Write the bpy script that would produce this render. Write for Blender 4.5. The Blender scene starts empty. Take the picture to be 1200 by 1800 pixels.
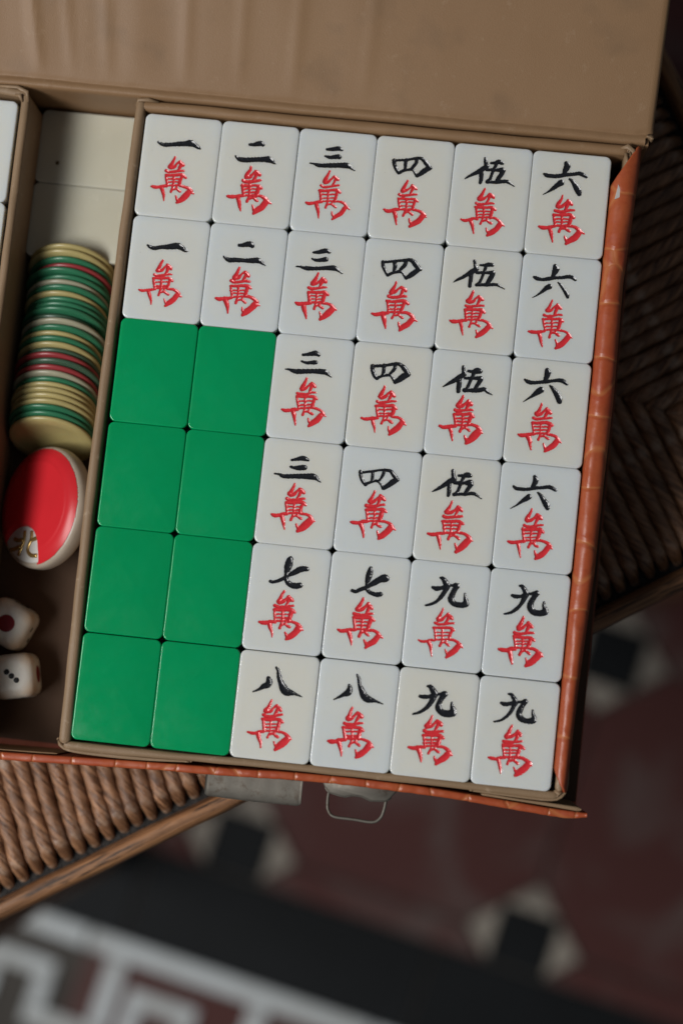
# Mahjong case on a woven rush chair: close-up, seen from above
import bpy, math, random
import numpy as np
from mathutils import Vector, Matrix, noise
random.seed(7); rng = np.random.default_rng(7)
SC = bpy.context.scene; COL = SC.collection
MM = 0.001; LIFT = 700.0            # millimetres; tile faces lie 700 mm above the floor (z=0 in the mm frame is the tile face plane)

# ------------------------------------------------------------------ camera
cam_d = bpy.data.cameras.new('camera'); cam = bpy.data.objects.new('camera', cam_d); COL.objects.link(cam)
cam.location = (30.1785*MM, -77.4306*MM, (598.124+LIFT)*MM)
cam.rotation_euler = (0.0967327, 0.0375026, 0.1083122)
cam_d.sensor_fit = 'VERTICAL'; cam_d.sensor_height = 36.0; cam_d.sensor_width = 24.0
cam_d.lens = 3234.0/1800*36
cam_d.clip_start = 0.02; cam_d.clip_end = 20
cam_d.dof.use_dof = True; cam_d.dof.focus_distance = 0.607; cam_d.dof.aperture_fstop = 3.9
SC.camera = cam
# ------------------------------------------------------------------ light
W = bpy.data.worlds.new('World'); SC.world = W; W.use_nodes = True
W.node_tree.nodes['Background'].inputs[0].default_value = (0.80, 0.90, 1.0, 1)
W.node_tree.nodes['Background'].inputs[1].default_value = 0.062
ld = bpy.data.lights.new('window_light', 'AREA'); ld.shape = 'RECTANGLE'; ld.size = 0.75; ld.size_y = 0.40
ld.energy = 13.2; ld.color = (1.0, 0.985, 0.965)
lo = bpy.data.objects.new('window_light', ld); COL.objects.link(lo)
ldir = Vector((-1.0, -0.42, 1.27)).normalized()
lo.location = Vector((0, 0, LIFT*MM)) + ldir*1.25
lo.rotation_euler = ldir.to_track_quat('Z', 'Y').to_euler()
SC.view_settings.view_transform = 'Standard'; SC.view_settings.look = 'None'
SC.view_settings.exposure = 0.12; SC.view_settings.gamma = 1
SC.cycles.use_denoising = True
SC.cycles.max_bounces = 6

# ------------------------------------------------------------------ mesh helpers (all lengths in mm)
def mesh(name, V, F, mats=None, smooth=True, uv=None, matidx=None):
    V = np.asarray(V, dtype=np.float64)*MM
    me = bpy.data.meshes.new(name)
    me.from_pydata(V.tolist(), [], F if isinstance(F, list) else F.tolist())
    if smooth: me.polygons.foreach_set('use_smooth', [True]*len(me.polygons))
    if mats:
        for m in (mats if isinstance(mats, (list, tuple)) else [mats]): me.materials.append(m)
    if matidx is not None: me.polygons.foreach_set('material_index', matidx)
    if uv is not None:
        l = me.uv_layers.new(name='UVMap')
        vi = np.empty(len(me.loops), dtype=np.int32); me.loops.foreach_get('vertex_index', vi)
        l.data.foreach_set('uv', np.asarray(uv, dtype=np.float32)[vi].ravel())
    me.update(); return me
def link(name, me, parent=None, loc=(0, 0, 0), rot=(0, 0, 0)):
    o = bpy.data.objects.new(name, me); COL.objects.link(o)
    if parent is not None: o.parent = parent
    o.location = [c*MM for c in loc]; o.rotation_euler = rot
    return o
def thing(name, label, cat, loc=(0, 0, 0), rot=(0, 0, 0), group=None):
    o = bpy.data.objects.new(name, None); COL.objects.link(o); o.empty_display_size = 0.01
    o.location = (loc[0]*MM, loc[1]*MM, (loc[2]+LIFT)*MM); o.rotation_euler = rot
    tag(o, label, cat, group); return o
def tag(o, label=None, cat=None, group=None, kind=None):
    if label: o['label'] = label
    if cat: o['category'] = cat
    if group: o['group'] = group
    if kind: o['kind'] = kind
def part(name, VF, mat, parent, smooth=True, **k):
    o = link(name, mesh(name, VF[0], VF[1], mat, smooth, **k), parent)
    return o
def shift(VF, d):
    return (np.asarray(VF[0], float) - np.asarray(d, float), VF[1])
def copy_tree(o, parent=None):
    c = o.copy(); COL.objects.link(c)
    if parent is not None: c.parent = parent
    for ch in list(o.children): copy_tree(ch, c)
    return c
def grid(P, wrap=False, flip=False):
    P = np.asarray(P, float); nu, nv = P.shape[:2]
    F = []
    for i in range(nu-1):
        for j in range(nv if wrap else nv-1):
            j2 = (j+1) % nv
            q = [i*nv+j, (i+1)*nv+j, (i+1)*nv+j2, i*nv+j2]
            F.append(q[::-1] if flip else q)
    return P.reshape(-1, 3), F
def join(*vfs):
    V = []; F = []; n = 0
    for v, f in vfs:
        v = np.asarray(v, float); V.append(v); F += [[i+n for i in q] for q in f]; n += len(v)
    return np.concatenate(V), F
def box(x0, x1, y0, y1, z0, z1):
    V = [(x, y, z) for z in (z0, z1) for y in (y0, y1) for x in (x0, x1)]
    return np.array(V, float), [[0, 2, 3, 1], [4, 5, 7, 6], [0, 1, 5, 4], [2, 6, 7, 3], [0, 4, 6, 2], [1, 3, 7, 5]]
def prism(poly, z0, z1, bev=0.0):
    """closed polygon (ccw) extruded, with an optional small top bevel"""
    P = np.array(poly, float); n = len(P); c = P.mean(0)
    rings = [(P, z0), (P, z1-bev)]
    if bev:
        e = np.roll(P, -1, 0)-P; nrm = np.stack([-e[:, 1], e[:, 0]], 1)/np.linalg.norm(e, axis=1)[:, None]
        d = nrm+np.roll(nrm, 1, 0); d /= np.maximum((d**2).sum(1)/2, .3)[:, None]
        rings.append((P+d*bev, z1))
    V = np.concatenate([np.column_stack([p, np.full(n, z)]) for p, z in rings])
    F = [list(range(n))[::-1]]
    for k in range(len(rings)-1):
        for i in range(n): F.append([k*n+i, k*n+(i+1) % n, (k+1)*n+(i+1) % n, (k+1)*n+i])
    F.append([(len(rings)-1)*n+i for i in range(n)])
    return V, F
def rrect(w, h, r, seg=6):
    out = []
    for cx, cy, a0 in ((w/2-r, h/2-r, 0), (-w/2+r, h/2-r, 90), (-w/2+r, -h/2+r, 180), (w/2-r, -h/2+r, 270)):
        for k in range(seg+1):
            a = math.radians(a0+90*k/seg); out.append((cx+r*math.cos(a), cy+r*math.sin(a)))
    return out
def nz(x, y=0.0, z=0.0): return noise.noise(Vector((x, y, z)))
def tube(pts, rad, n=8, sq=1.0):
    pts = [Vector(p) for p in pts]; V = []; m = len(pts)
    if not isinstance(rad, (list, tuple)): rad = [rad]*m
    for i, p in enumerate(pts):
        t = (pts[min(i+1, m-1)]-pts[max(i-1, 0)]).normalized()
        a = Vector((0, 0, 1)) if abs(t.z) < .9 else Vector((1, 0, 0))
        s = t.cross(a).normalized(); u = s.cross(t).normalized()
        for k in range(n):
            an = 2*math.pi*k/n; V.append(p+s*math.cos(an)*rad[i]+u*math.sin(an)*rad[i]*sq)
    F = []
    for i in range(m-1):
        for k in range(n): F.append([i*n+k, i*n+(k+1) % n, (i+1)*n+(k+1) % n, (i+1)*n+k])
    F.append(list(range(n))[::-1]); F.append([(m-1)*n+k for k in range(n)])
    return np.array([list(v) for v in V]), F
def catmull(pts, n=8):
    P = [np.array(p, float) for p in pts]; P = [2*P[0]-P[1]]+P+[2*P[-1]-P[-2]]; out = []
    for i in range(1, len(P)-2):
        for k in range(n):
            t = k/n; a, b, c, d = P[i-1:i+3]
            out.append(.5*((2*b)+(c-a)*t+(2*a-5*b+4*c-d)*t*t+(3*b-a-3*c+d)*t**3))
    out.append(P[-2]); return out

# ------------------------------------------------------------------ materials
class NT:
    def __init__(s, name):
        s.m = bpy.data.materials.new(name); s.m.use_nodes = True; s.t = s.m.node_tree; s.b = s.t.nodes['Principled BSDF']
    def n(s, typ, ins=None, **kw):
        nd = s.t.nodes.new(typ)
        for k, v in kw.items(): setattr(nd, k, v)
        for k, v in (ins or {}).items(): s.put(nd.inputs[k], v)
        return nd
    def put(s, sock, v):
        if isinstance(v, bpy.types.NodeSocket): s.t.links.new(v, sock)
        else: sock.default_value = v
    def set(s, **kw):
        names = dict(base='Base Color', rough='Roughness', spec='Specular IOR Level', metal='Metallic', sss='Subsurface Weight', sssr='Subsurface Radius', ssss='Subsurface Scale', coat='Coat Weight', coatr='Coat Roughness', normal='Normal', sheen='Sheen Weight')
        for k, v in kw.items(): s.put(s.b.inputs[names[k]], v)
        return s
    def co(s, kind='Object', scale=(1, 1, 1), rot=(0, 0, 0), loc=(0, 0, 0)):
        tc = s.n('ShaderNodeTexCoord')
        mp = s.n('ShaderNodeMapping', {'Vector': tc.outputs[kind], 'Scale': scale, 'Rotation': rot, 'Location': loc}); return mp.outputs[0]
    def noise(s, vec, scale, detail=3, rough=.55, dist=0):
        return s.n('ShaderNodeTexNoise', {'Vector': vec, 'Scale': scale, 'Detail': detail, 'Roughness': rough, 'Distortion': dist}).outputs['Fac']
    def ramp(s, fac, stops):
        r = s.n('ShaderNodeValToRGB', {'Fac': fac}); e = r.color_ramp.elements
        while len(e) > 1: e.remove(e[-1])
        e[0].position = stops[0][0]; e[0].color = c4(stops[0][1])
        for p, c in stops[1:]: x = e.new(p); x.color = c4(c)
        return r.outputs[0]
    def mix(s, f, a, b, mode='MIX'):
        m = s.n('ShaderNodeMix', data_type='RGBA', blend_type=mode)
        s.put(m.inputs[0], f); s.put(m.inputs[6], c4(a)); s.put(m.inputs[7], c4(b)); return m.outputs[2]
    def math(s, op, a, b=0.0, c=0.0):
        m = s.n('ShaderNodeMath', operation=op); s.put(m.inputs[0], a); s.put(m.inputs[1], b); s.put(m.inputs[2], c); return m.outputs[0]
    def bump(s, h, st=.3, dist=.0002, prev=None):
        d = {'Height': h, 'Strength': st, 'Distance': dist}
        if prev is not None: d['Normal'] = prev
        return s.n('ShaderNodeBump', d).outputs[0]
    def rand(s): return s.n('ShaderNodeObjectInfo').outputs['Random']
def c4(c):
    if isinstance(c, bpy.types.NodeSocket): return c
    return (c, c, c, 1) if isinstance(c, (int, float)) else (tuple(c)+(1,) if len(c) == 3 else c)

def mat_tile(name, a, b, dark, rough=.2, sss=.35, spec=.45, marb=.10):
    s = NT(name); r = s.rand(); v = s.co('Object')
    dv = s.n('ShaderNodeVectorMath', operation='ADD'); s.put(dv.inputs[0], v)
    rv = s.n('ShaderNodeCombineXYZ', {'X': r, 'Y': s.math('MULTIPLY', r, 7.3), 'Z': s.math('MULTIPLY', r, 3.1)}); s.put(dv.inputs[1], rv.outputs[0]); w = dv.outputs[0]
    sp = s.n('ShaderNodeSeparateXYZ', {0: v}); ex = s.math('POWER', s.math('ABSOLUTE', s.math('MULTIPLY', sp.outputs[0], 77.0)), 2.5); ey = s.math('POWER', s.math('ABSOLUTE', s.math('MULTIPLY', sp.outputs[1], 57.0)), 2.5)
    cloud = s.noise(w, 55, 3, .55, .6)
    yel = s.math('SUBTRACT', s.math('ADD', s.math('MULTIPLY', r, .75), s.math('MULTIPLY', cloud, 1.0)), s.math('ADD', s.math('MULTIPLY', ex, .45), s.math('MULTIPLY', ey, .40)))  # random yellow tint; cooler towards edges, light through the plastic put into the colour
    col = s.mix(s.ramp(yel, [(.15, 0), (1.0, 1)]), a, b)
    mar = s.noise(w, 30, 4, .6, 1.6); col = s.mix(s.math('MULTIPLY', s.ramp(mar, [(.42, 0), (.60, 1)]), marb), col, dark)
    speck = s.noise(v, 900, 1, .5); f = s.ramp(speck, [(.76, 0), (.80, 1)])
    far = s.noise(v, 70, 1); f2 = s.ramp(far, [(.60, 0), (.66, .45)]); col = s.mix(s.math('MULTIPLY', f, f2), col, (.12, .09, .05))
    sc = s.noise(s.co('Object', (1, .06, 1), (0, 0, .7)), 1500, 1, .5)
    n = s.bump(sc, .012, .0001); n = s.bump(s.noise(w, 90, 3), .10, .0012, n)
    s.set(base=col, rough=s.ramp(s.noise(w, 120, 5, .7), [(.3, rough-.05), (.7, rough+.09)]), normal=n, sss=sss, sssr=(1.0, .9, .7), ssss=.0035, spec=spec, coat=.35, coatr=.06)
    return s.m
M_WHITE = mat_tile('ivory_white_plastic', (.675, .715, .715), (.715, .71, .645), (.62, .61, .54), .16, .6)
M_CREAM = mat_tile('cream_plastic', (.60, .59, .50), (.58, .56, .45), (.52, .49, .38), .2, .45)
M_GREEN = mat_tile('green_plastic', (.000, .300, .098), (.000, .325, .110), (.002, .245, .078), .17, .45, .35, .10)
def mat_paint(name, col, col2):
    s = NT(name); v = s.co('Object'); n = s.bump(s.noise(v, 1100, 2, .6), .16, .00035)
    s.set(base=s.mix(s.noise(v, 700, 2), col, col2), rough=.20, normal=n, spec=.5, coat=.15, coatr=.10); return s.m
M_RED = mat_paint('red_paint', (.78, .045, .055), (.62, .025, .034))
M_BLACK = mat_paint('black_paint', (.010, .011, .014), (.018, .019, .023))
def mat_leatherette(name, a, b, stain=(.16, .10, .055), grain=1.0, wear=0.0):
    s = NT(name); v = s.co('Object')
    big = s.noise(v, 14, 4, .6); col = s.mix(s.ramp(big, [(.3, 0), (.7, 1)]), a, b)
    fine = s.noise(v, 1400, 2, .6); col = s.mix(s.math('MULTIPLY', fine, .25), col, stain)
    blot = s.ramp(s.noise(v, 45, 3, .6), [(.56, 0), (.72, .35)]); col = s.mix(blot, col, stain)
    col = s.mix(s.math('MULTIPLY', s.ramp(s.noise(v, 210, 5, .75), [(.60, 0), (.70, 1)]), wear), col, (.50, .38, .27))
    vo = s.n('ShaderNodeTexVoronoi', {'Vector': v, 'Scale': 1500.0}, feature='DISTANCE_TO_EDGE').outputs['Distance']
    n = s.bump(vo, .25*grain, .0002); n = s.bump(s.noise(v, 3000, 2), .25*grain, .0001, n)
    s.set(base=col, rough=.50, normal=n, spec=.35); return s.m
M_TAN = mat_leatherette('tan_leatherette', (.262, .150, .074), (.292, .174, .090), wear=.12)
M_TAN2 = mat_leatherette('tan_leatherette_rim', (.26, .170, .098), (.29, .192, .112), grain=1.7, wear=.45)
def mat_croc(name, sx, sy, rnd):
    s = NT(name); tc = s.n('ShaderNodeTexCoord').outputs['Object']
    wob = s.n('ShaderNodeTexNoise', {'Vector': tc, 'Scale': 60.0, 'Detail': 2.0}).outputs['Color']
    vv = s.n('ShaderNodeMix', data_type='VECTOR'); s.put(vv.inputs[0], .006); s.put(vv.inputs[4], tc); s.put(vv.inputs[5], wob)
    mp = s.n('ShaderNodeMapping', {'Vector': vv.outputs[1], 'Scale': (sx, sy, 26)}).outputs[0]
    vo = s.n('ShaderNodeTexVoronoi', {'Vector': mp, 'Scale': 1.0, 'Randomness': rnd}, feature='DISTANCE_TO_EDGE').outputs['Distance']
    v = s.co('Object'); col = s.mix(s.ramp(s.noise(v, 55, 4, .65), [(.3, 0), (.7, 1)]), (.36, .060, .020), (.42, .095, .030))
    col = s.mix(s.ramp(s.noise(v, 420, 3, .7), [(.5, 0), (.8, .5)]), col, (.27, .04, .014))
    line = s.ramp(vo, [(.0, 1), (.012, .8), (.030, 0)]); col = s.mix(s.math('MULTIPLY', line, .33), col, (.60, .26, .085))
    n = s.bump(s.ramp(vo, [(0, 0), (.06, .7), (.25, 1)]), .55, .0006); n = s.bump(s.noise(v, 900, 3, .6), .16, .0003, n)
    s.set(base=col, rough=s.ramp(s.noise(v, 300, 2), [(.3, .30), (.7, .46)]), normal=n, spec=.55); return s.m
M_CROC_R = mat_croc('orange_leatherette', 17, 50, .8)
M_CROC_F = mat_croc('orange_leatherette_front', 85, 30, .5)
def mat_metal():
    s = NT('worn_nickel'); v = s.co('Object')
    rust = s.ramp(s.noise(v, 420, 5, .75), [(.50, 0), (.62, 1)]); pat = s.ramp(s.noise(v, 110, 2), [(.46, 0), (.58, 1)])
    col = s.mix(s.math('MULTIPLY', s.math('MULTIPLY', rust, pat), .55), (.175, .160, .135), (.085, .055, .035))
    n = s.bump(s.noise(v, 1200, 3), .2, .0001)
    s.set(base=col, rough=s.ramp(s.noise(v, 400, 3), [(.3, .50), (.7, .68)]), metal=.55, normal=n); return s.m
M_METAL = mat_metal()
def mat_rush():
    s = NT('twisted_paper_rush'); r = s.rand()
    u = s.n('ShaderNodeUVMap').outputs[0]
    mp = s.n('ShaderNodeMapping', {'Vector': u, 'Scale': (1.0, 1.0, 1.0)}).outputs[0]
    st = s.n('ShaderNodeMapping', {'Vector': mp, 'Scale': (110, 10, 1), 'Location': (0, 0, 0)}).outputs[0]
    f1 = s.noise(st, 1.0, 4, .65); v = s.co('Object')
    col = s.mix(s.ramp(f1, [(.36, 0), (.66, 1)]), (.085, .034, .015), (.48, .245, .125))
    col = s.mix(s.ramp(s.noise(v, 120, 3, .6), [(.55, 0), (.72, .55)]), col, (.66, .50, .38))
    col = s.mix(s.math('MULTIPLY', r, .38), col, (.10, .045, .02))
    n = s.bump(f1, 1.0, .0012); n = s.bump(s.noise(st, 3.0, 2, .6), .5, .0003, n)
    s.set(base=col, rough=.36, normal=n, spec=.6); return s.m
M_RUSH = mat_rush()
def mat_wood():
    s = NT('brown_wood'); v = s.co('Object', (22, 420, 420)); f = s.noise(v, 1.0, 5, .65, .4)
    col = s.mix(s.ramp(f, [(.32, 0), (.68, 1)]), (.070, .028, .011), (.42, .205, .090))
    cr = s.ramp(s.noise(s.co('Object', (45, 700, 500)), 1.0, 3, .6, .3), [(.56, 0), (.63, 1)]); col = s.mix(s.math('MULTIPLY', cr, .85), col, (.02, .012, .008))
    n = s.bump(f, .7, .0010); n = s.bump(cr, -.8, .0012, n); s.set(base=col, rough=.5, normal=n, spec=.45); return s.m
M_WOOD = mat_wood()
def mottled(name, col, col2, lo=.42, hi=.62):
    s = NT(name); v = s.co('Object'); dv = s.n('ShaderNodeTexCoord').outputs['Object']; r = s.rand()
    cv = s.n('ShaderNodeCombineXYZ', {'X': s.math('MULTIPLY', r, 9.0), 'Y': s.math('MULTIPLY', r, 5.0)}); ad = s.n('ShaderNodeVectorMath', operation='ADD'); s.put(ad.inputs[0], dv); s.put(ad.inputs[1], cv.outputs[0])
    f = s.noise(ad.outputs[0], 13, 5, .65, .8); s.set(base=s.mix(s.ramp(f, [(lo, 0), (hi, 1)]), col, col2), rough=.6, spec=.18, normal=s.bump(s.noise(v, 200, 3), .2, .0004)); return s.m
def simple(name, col, rough=.5, spec=.4, var=.0, sc=50, bump=.2, bs=500, bd=.0003, **kw):
    s = NT(name); v = s.co('Object')
    c2 = tuple(max(0, x*(1-var)) for x in col)
    s.set(base=s.mix(s.ramp(s.noise(v, sc, 4, .6), [(.3, 0), (.7, 1)]), c2, col), rough=rough, spec=spec, normal=s.bump(s.noise(v, bs, 3), bump, bd), **kw); return s.m
M_DARKFIBRE = simple('dark_fibre', (.055, .052, .050), .9, .1, .6, 300, .9, 900, .002)
M_CHIP = {k: simple(k+'_chip_plastic', c, .30, .5, .18, 60, .12, 400, .0002, sss=.2, ssss=.002, sssr=(1, .8, .5)) for k, c in dict(
    yellow=(.48, .40, .17), green=(.035, .19, .095), red=(.34, .045, .05), cream=(.40, .38, .27), dark_green=(.06, .12, .075)).items()}
M_CAPRED = simple('red_cap_plastic', (.62, .022, .030), .30, .35, .08, 60, .05, 600, .0002)
M_BODYW = simple('aged_ivory_plastic', (.46, .39, .31), .35, .45, .15, 80, .06, 500, .0002, sss=.25, ssss=.002, sssr=(1, .8, .6))
M_INSETW = simple('white_inset', (.62, .60, .56), .35, .45, .05, 90)
M_GOLD = simple('gold_paint', (.55, .36, .12), .25, .6, .3, 500, .3, 900, .0003, metal=.7)
M_CARD = simple('dark_board', (.05, .035, .025), .8, .2, .3, 60)

# engraved strokes in tile coordinates: (x, y, half width)
WAN = [[(-0.99, 2.41, 0.28), (-1.32, 1.35, 0.37), (-1.93, -0.21, 0.56), (-2.29, -1.1, 0.71)], [(-2.05, -1.36, 0.54), (-0.92, -0.95, 0.48), (-0.05, 0.0, 0.32), (0.82, 0.95, 0.39)], [(0.83, 0.84, 0.43), (1.76, 0.09, 0.56), (2.19, -0.36, 0.35)], [(1.14, -0.09, 0.48), (0.81, -1.08, 0.43), (0.29, -2.31, 0.3)], [(-3.27, -2.66, 0.48), (-2.22, -2.91, 0.43), (-0.32, -2.64, 0.39), (1.35, -2.2, 0.37), (2.72, -2.05, 0.28)], [(-3.39, -4.1, 0.39), (-1.47, -4.0, 0.43), (0.43, -3.75, 0.43), (2.13, -3.61, 0.48), (3.28, -4.37, 0.39)], [(-3.3, -4.1, 0.37), (-2.89, -5.86, 0.37), (-2.44, -7.73, 0.37)], [(2.28, -4.02, 0.52), (2.0, -5.54, 0.48), (1.72, -7.06, 0.48)], [(-0.62, -3.91, 0.3), (-0.45, -6.02, 0.3), (-0.46, -7.73, 0.32), (-1.01, -9.7, 0.39)], [(-3.04, -5.41, 0.24), (-0.5, -5.13, 0.24), (1.93, -4.86, 0.24)], [(-2.82, -6.56, 0.24), (1.73, -6.06, 0.24)], [(-2.5, -7.63, 0.32), (-0.27, -7.39, 0.3), (1.62, -7.07, 0.3)], [(-7.69, -8.52, 0.3), (-6.56, -8.72, 0.52), (-5.09, -8.49, 0.48), (-3.84, -8.1, 0.48), (-2.57, -7.96, 0.39)], [(-4.44, -8.48, 0.6), (-3.86, -10.02, 0.56), (-3.4, -11.46, 0.39), (-3.02, -13.12, 0.17)], [(1.85, -7.26, 0.39), (3.57, -7.39, 0.39), (4.92, -7.99, 0.48), (5.86, -8.84, 0.48)], [(5.42, -8.78, 0.43), (6.67, -9.5, 0.22)], [(5.25, -9.23, 0.86), (4.13, -10.84, 0.91), (2.75, -12.05, 0.82), (1.59, -13.25, 0.39)], [(1.02, -10.76, 0.22), (1.43, -11.67, 0.35), (1.93, -12.36, 0.52)], [(-0.37, -8.57, 0.35), (0.68, -8.35, 0.3), (1.58, -8.82, 0.37), (2.21, -9.14, 0.39)], [(0.79, -7.38, 0.3), (0.99, -8.31, 0.3)]]
NUM = {
 'one': ((-0.22, 0.69), [[(-7.52, 7.71, 0.28), (-6.45, 7.19, 0.48), (-4.96, 6.93, 0.6), (-2.76, 7.32, 0.58), (-0.56, 7.7, 0.65), (1.63, 8.14, 0.86), (3.18, 8.29, 1.02), (4.59, 7.74, 0.78), (5.79, 7.06, 0.52), (6.69, 6.64, 0.17)]]),
 'two': ((-0.89, 0.41), [[(-2.92, 10.55, 0.43), (-1.61, 10.84, 0.56), (-0.32, 11.26, 0.73), (0.79, 11.37, 0.82), (1.61, 10.99, 0.56)], [(-7.68, 6.21, 0.26), (-6.82, 5.5, 0.48), (-5.65, 5.04, 0.69), (-3.88, 5.19, 0.69), (-0.56, 5.51, 0.69), (2.09, 5.73, 0.82), (3.87, 5.86, 0.86), (5.02, 5.51, 0.69), (5.98, 4.92, 0.39), (6.7, 4.43, 0.13)]]),
 'three': ((-0.71, 0.91), [[(-3.69, 10.89, 0.39), (-2.27, 11.19, 0.56), (-0.76, 11.57, 0.73), (0.45, 11.75, 0.78), (1.5, 11.33, 0.48)], [(-3.77, 8.54, 0.3), (-2.41, 8.33, 0.48), (-0.87, 8.53, 0.65), (0.43, 8.84, 0.78), (0.89, 8.77, 0.65)], [(-8.8, 5.71, 0.19), (-7.46, 5.68, 0.3), (-6.09, 5.36, 0.56), (-4.53, 5.35, 0.65), (-1.89, 5.61, 0.63), (0.97, 5.93, 0.71), (3.39, 6.17, 0.8), (4.53, 5.94, 0.65), (5.48, 5.35, 0.43), (6.56, 4.66, 0.13)]]),
 'four': ((-0.57, 0.87), [[(-6.46, 9.31, 0.56), (-6.25, 7.96, 0.56), (-5.49, 6.45, 0.56), (-4.49, 5.41, 0.56)], [(-6.34, 9.27, 0.43), (-4.38, 9.62, 0.43), (-2.42, 9.97, 0.43), (-0.26, 10.48, 0.43), (1.7, 10.9, 0.52), (3.06, 10.58, 0.65), (4.04, 9.65, 0.78), (5.04, 8.61, 0.73), (5.76, 8.0, 0.52)], [(-4.49, 5.41, 0.48), (-3.13, 6.23, 0.43), (-1.63, 6.71, 0.43), (-0.33, 6.95, 0.43)], [(-2.51, 9.8, 0.48), (-2.51, 8.33, 0.52), (-2.62, 6.62, 0.43)], [(0.96, 10.48, 0.48), (0.78, 9.1, 0.52), (0.02, 7.9, 0.43), (-0.66, 6.92, 0.43)], [(-0.1, 6.86, 0.35), (0.91, 5.71, 0.39), (1.55, 4.87, 0.52)], [(1.55, 4.87, 0.52), (2.88, 5.91, 0.78), (4.3, 7.18, 0.86), (5.44, 7.97, 0.69)]]),
 'five': ((-0.91, 0.21), [[(-2.85, 12.63, 0.52), (-2.62, 11.41, 0.56), (-2.29, 10.31, 0.73)], [(-2.15, 10.1, 0.73), (-3.39, 9.18, 0.78), (-4.82, 8.02, 0.65), (-6.46, 6.84, 0.52), (-7.91, 5.91, 0.35), (-8.98, 5.12, 0.13)], [(-3.66, 8.59, 0.6), (-3.56, 7.01, 0.73), (-3.64, 5.2, 0.65), (-3.66, 4.29, 0.56)], [(-0.84, 11.36, 0.39), (0.58, 11.49, 0.56), (1.87, 11.85, 0.82), (2.98, 11.73, 0.65)], [(0.95, 11.08, 0.56), (0.54, 9.68, 0.52), (0.04, 8.05, 0.48), (-0.63, 5.94, 0.48), (-1.41, 4.96, 0.56)], [(-1.91, 8.81, 0.39), (-0.06, 9.05, 0.48), (1.69, 9.23, 0.52), (3.23, 9.26, 0.82)], [(3.47, 9.06, 0.69), (2.93, 7.88, 0.69), (2.19, 6.45, 0.65), (1.73, 5.5, 0.56)], [(-1.63, 4.94, 0.6), (-0.1, 5.09, 0.52), (1.65, 5.26, 0.6), (3.59, 5.63, 0.6), (4.91, 5.7, 0.56), (6.3, 5.04, 0.35), (7.59, 4.31, 0.11)]]),
 'six': ((-1.02, 0.08), [[(-1.71, 13.67, 0.6), (-1.29, 12.69, 0.91), (-1.62, 11.53, 0.78), (-2.05, 10.35, 0.52)], [(-8.36, 9.62, 0.39), (-7.33, 9.16, 0.65), (-5.77, 8.97, 0.56), (-3.6, 9.25, 0.56), (-1.45, 9.85, 0.52), (0.7, 10.28, 0.48), (2.65, 10.63, 0.6), (3.98, 10.49, 0.65), (5.15, 9.82, 0.48)], [(-2.92, 6.88, 0.95), (-3.95, 6.1, 0.78), (-5.16, 4.97, 0.52), (-6.57, 3.7, 0.26), (-8.32, 2.4, 0.06)], [(-0.22, 8.5, 0.3), (0.74, 7.69, 0.56), (1.97, 6.23, 0.78), (2.87, 4.97, 0.91), (3.3, 3.88, 0.69)]]),
 'seven': ((-0.58, 0.27), [[(-0.23, 13.7, 0.56), (-0.35, 12.81, 0.95), (-0.59, 11.04, 0.99), (-0.83, 9.27, 0.73), (-0.99, 7.73, 0.56), (-0.87, 6.65, 0.56), (-0.1, 5.64, 0.56), (1.28, 5.03, 0.69), (2.82, 4.87, 0.73), (3.98, 5.21, 0.73)], [(-5.85, 5.36, 0.43), (-4.65, 5.38, 0.48), (-2.99, 6.1, 0.56), (-1.55, 6.91, 0.56), (0.07, 8.06, 0.6), (1.69, 9.21, 0.78), (3.31, 10.26, 0.99), (4.79, 10.74, 0.99), (5.77, 10.74, 0.65)]]),
 'eight': ((0.02, -0.22), [[(-2.81, 9.13, 0.48), (-2.58, 8.07, 0.82), (-2.89, 6.96, 0.86), (-4.11, 6.18, 0.69), (-5.31, 5.3, 0.39), (-7.34, 4.04, 0.13)], [(-0.74, 12.91, 0.3), (-0.07, 11.8, 0.52), (0.47, 9.91, 0.65), (1.32, 8.07, 0.91), (2.4, 6.24, 1.25), (3.56, 5.51, 1.25), (4.88, 5.33, 0.78), (6.43, 5.07, 0.43), (8.67, 4.45, 0.11)]]),
 'nine': ((0.0, 0.0), [[(-3.4, 12.14, 0.3), (-2.42, 11.93, 0.56), (-1.44, 10.75, 0.78), (-0.91, 9.74, 0.86), (-1.4, 8.19, 0.73), (-2.29, 6.38, 0.6), (-3.63, 4.73, 0.52), (-5.22, 3.49, 0.39), (-7.18, 2.74, 0.26)], [(-5.44, 8.92, 0.39), (-4.24, 8.73, 0.6), (-2.77, 9.0, 0.52), (-1.74, 9.43, 0.52)], [(-0.92, 9.84, 0.56), (0.56, 10.01, 0.39), (1.82, 10.36, 0.6)], [(2.25, 10.3, 0.82), (1.53, 8.93, 0.73), (0.83, 7.36, 0.82), (0.66, 5.84, 0.91), (1.52, 4.65, 0.86), (2.86, 4.16, 0.82), (4.35, 4.22, 0.86), (5.38, 4.65, 0.95)], [(5.51, 5.52, 0.73), (5.0, 6.74, 0.43), (4.91, 7.7, 0.3)]]),
}

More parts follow.
